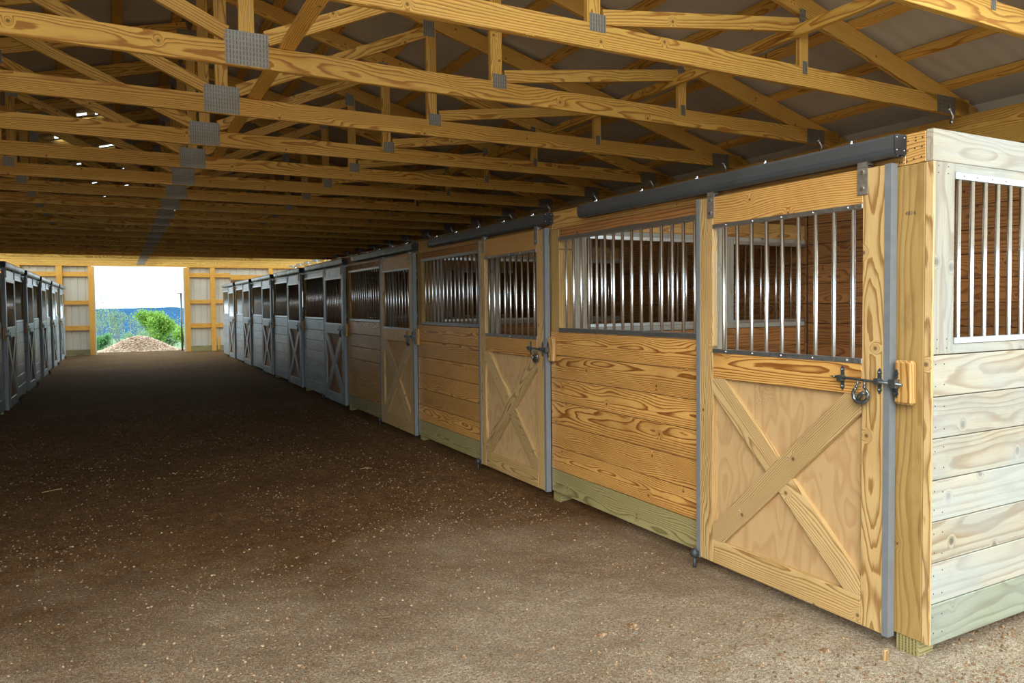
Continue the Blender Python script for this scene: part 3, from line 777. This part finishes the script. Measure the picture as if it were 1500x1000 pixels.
# ---------------------------------------------------------------- outdoors beyond the far door
def hillgrid(name, x0, x1, nx_, y0, y1, ny_, fn, mat, smooth=True):
    V = [(x0+(x1-x0)*i/nx_, y0+(y1-y0)*j/ny_, fn(x0+(x1-x0)*i/nx_, y0+(y1-y0)*j/ny_)) for j in range(ny_+1) for i in range(nx_+1)]
    F = [(j*(nx_+1)+i, j*(nx_+1)+i+1, (j+1)*(nx_+1)+i+1, (j+1)*(nx_+1)+i) for j in range(ny_) for i in range(nx_)]
    return mesh_obj(name, V, F, mat, smooth=smooth, recalc=False)
def gterr(x, y): return -.10-(max(0, y-33.4)*.16 if y < 120 else 86.6*.16)+.25*noise.noise((x*.15, y*.15, 2))*min(1, (y-33.4)/6)
o = hillgrid('meadow', -90, 160, 60, 33.4, 440, 80, gterr, 'grass'); tag(o, kind='structure'); o.name = 'floor_meadow'
def ridge(x, y):
    t = (y-420)/160; return -16+math.sin(min(1, max(0, t))*math.pi/2)*(17.4+1.6*noise.noise((x*.012, 3, 0))+.9*noise.noise((x*.05, 7, y*.02))) + (.8*noise.noise((x*.3, y*.3, 1)))
o = hillgrid('hill_ridge', -500, 700, 240, 420, 620, 24, ridge, 'hill', False); tag(o, 'dark blue wooded ridge on the horizon seen through the doorway', 'hill')

def chip_pile():
    t = empty('mulch_pile', (.72, 32.0, -.04))
    def pz(x, y):
        r = math.hypot(x/1.62, y/1.1); return max(0, 1-r)**.85*.0+ (.56*(math.cos(min(1, r)*math.pi)*.5+.5) if r < 1 else 0)+.03*noise.noise((x*3, y*3, 1))*(1-min(1, r))
    V = [(-1.8+3.6*i/48, -1.25+2.5*j/34, pz(-1.8+3.6*i/48, -1.25+2.5*j/34)-.03) for j in range(35) for i in range(49)]
    F = [(j*49+i, j*49+i+1, (j+1)*49+i+1, (j+1)*49+i) for j in range(34) for i in range(48)]
    mesh_obj('mound', V, F, 'chip', t, recalc=False)
    g = G(); rnd = random.Random(4)
    for _ in range(2600):
        while True:
            x, y = rnd.uniform(-1.65, 1.65), rnd.uniform(-1.15, .6)
            if math.hypot(x/1.62, y/1.1) < 1.02: break
        z = pz(x, y)-.02; a = rnd.random()*3.14; l = rnd.uniform(.03, .07); w_ = rnd.uniform(.012, .025); tl = rnd.uniform(-.02, .03)
        ca, sa = math.cos(a), math.sin(a); b = len(g.v)
        for (p, q, zz) in ((-l, -w_, 0), (l, -w_, tl), (l, w_, tl+.006), (-l, w_, .006), (-l, -w_, .012), (l, -w_, tl+.012), (l, w_, tl+.018), (-l, w_, .018)):
            g.v.append((x+p*ca-q*sa, y+p*sa+q*ca, z+zz))
        g.f += [tuple(b+i for i in q) for q in ((0, 3, 2, 1), (4, 5, 6, 7), (0, 1, 5, 4), (1, 2, 6, 5), (2, 3, 7, 6), (3, 0, 4, 7))]
    o = g.build('chips', 'chip', t); o['kind'] = 'stuff'
    tag(t, 'low heap of pale wood chips just outside the far doorway', 'mulch pile')
chip_pile()
def tree(name, x, y, top, rx, label, leafm, nleaf, seed, twigs=True, leaf=.09, cat='tree'):
    rnd = random.Random(seed); z0 = gterr(x, y); t = empty(name, (x, y, z0)); g = G(); tips = []
    Ht = top-z0
    def grow(p, d, L, r, depth):
        q = p+d*L; m = (p+q)/2+Vector((rnd.uniform(-1, 1), rnd.uniform(-1, 1), 0))*L*.06
        g.tube([p, m, q], [r, r*.85, r*.7], 5)
        tips.append(q); tips.append(m)
        if depth == 0: return
        for _ in range(rnd.choice((2, 3, 3))):
            nd = (d+Vector((rnd.uniform(-.75, .75), rnd.uniform(-.75, .75), rnd.uniform(-.15, .5)))).normalized()
            grow(q, nd, L*rnd.uniform(.62, .85), r*.62, depth-1)
    grow(Vector((0, 0, 0)), Vector((0, 0, 1)), Ht*.26, .02+Ht*.012, 5 if twigs else 4)
    zt = max(p.z for p in tips); xt = max(math.hypot(p.x, p.y) for p in tips); sz, sxy = Ht/zt, rx/xt
    g.v = [(a*sxy, b*sxy, c*sz) for a, b, c in g.v]
    g.build('branches', 'bark', t)
    if nleaf:
        V, F = [], []
        for _ in range(nleaf):
            p = rnd.choice(tips); c = Vector((p.x*sxy, p.y*sxy, p.z*sz))+Vector([rnd.gauss(0, rx*.10) for _ in range(3)])
            if c.z < Ht*.22: continue
            a = Vector([rnd.uniform(-1, 1) for _ in range(3)]).normalized(); b_ = a.cross(Vector([rnd.uniform(-1, 1) for _ in range(3)])).normalized(); l = leaf*rnd.uniform(.6, 1.3); b = len(V)
            V += [tuple(c-a*l), tuple(c+b_*l*.5), tuple(c+a*l), tuple(c-b_*l*.5)]; F.append((b, b+1, b+2, b+3))
        o = mesh_obj('foliage', V, F, leafm, t, recalc=False); o['kind'] = 'stuff'
    tag(t, label, cat, 'trees beyond the far doorway')
tree('leafy_tree', 1.95, 50, 1.35, 1.25, 'bright green leafy tree in the middle of the doorway view', 'leaf', 7000, 11, False, .07)
tree('leafy_tree', 3.75, 48, .35, .95, 'green leafy bush at the right side of the doorway view', 'leaf', 4200, 12, False, .065)
tree('leafy_tree', -.75, 46, .15, .7, 'green leafy bush low at the left side of the doorway view', 'leaf2', 3000, 13, False, .065)
tree('leafy_tree', 3.0, 60, .2, 1.5, 'pale green tree behind, between the two green crowns', 'leaf3', 4200, 14, False, .08)
tree('bare_tree', .25, 52, 1.7, 1.3, 'bare twiggy tree left of the bright green tree', 'leaf3', 700, 21, True, .05)
tree('bare_tree', -1.0, 56, 3.0, 1.1, 'taller bare tree with thin twigs by the left jamb of the doorway', 'leaf2', 500, 22, True, .05)
tree('bare_tree', -.4, 62, 1.6, 1.6, 'bare grey tree behind the low left bush', 'leaf3', 900, 23, True, .06)
tree('bare_tree', 1.0, 72, 1.5, 2.0, 'bare grey tree standing behind the bright green tree', 'leaf3', 900, 24, True, .06)
tree('bare_tree', .9, 47, .3, 1.2, 'low twiggy shrub just behind the wood chip heap', 'leaf3', 1500, 25, True, .05)
tree('bare_tree', 4.2, 70, .9, 1.6, 'thin bare tree beside the outdoor metal post', 'leaf3', 700, 26, True, .06)
pl = empty('metal_post', (2.11, 30.3, 0)); G().tube([(0, 0, -.2), (0, 0, 2.13)], .035, 10).build('shaft', 'iron', pl, True)
G().box((-.13, -.03, 2.12), (.05, .03, 2.15)).build('cap_arm', 'iron', pl); tag(pl, 'slim dark metal post standing outside by the right jamb', 'post')

# stamp: numerals inked on the corner post face
me = stamp('4816', .026, None, None)
for o in col.objects:
    if o.name.startswith('stall_post') and abs(o.location.y-Y0) < .01 and o.location.x > 0:
        s_ = link('ink_stamp', me, o); s_.matrix_basis = Matrix(((0, 0, -1, .0600), (-1, 0, 0, -.055), (0, 1, 0, 1.975), (0, 0, 0, 1)))
bpy.context.view_layer.update()
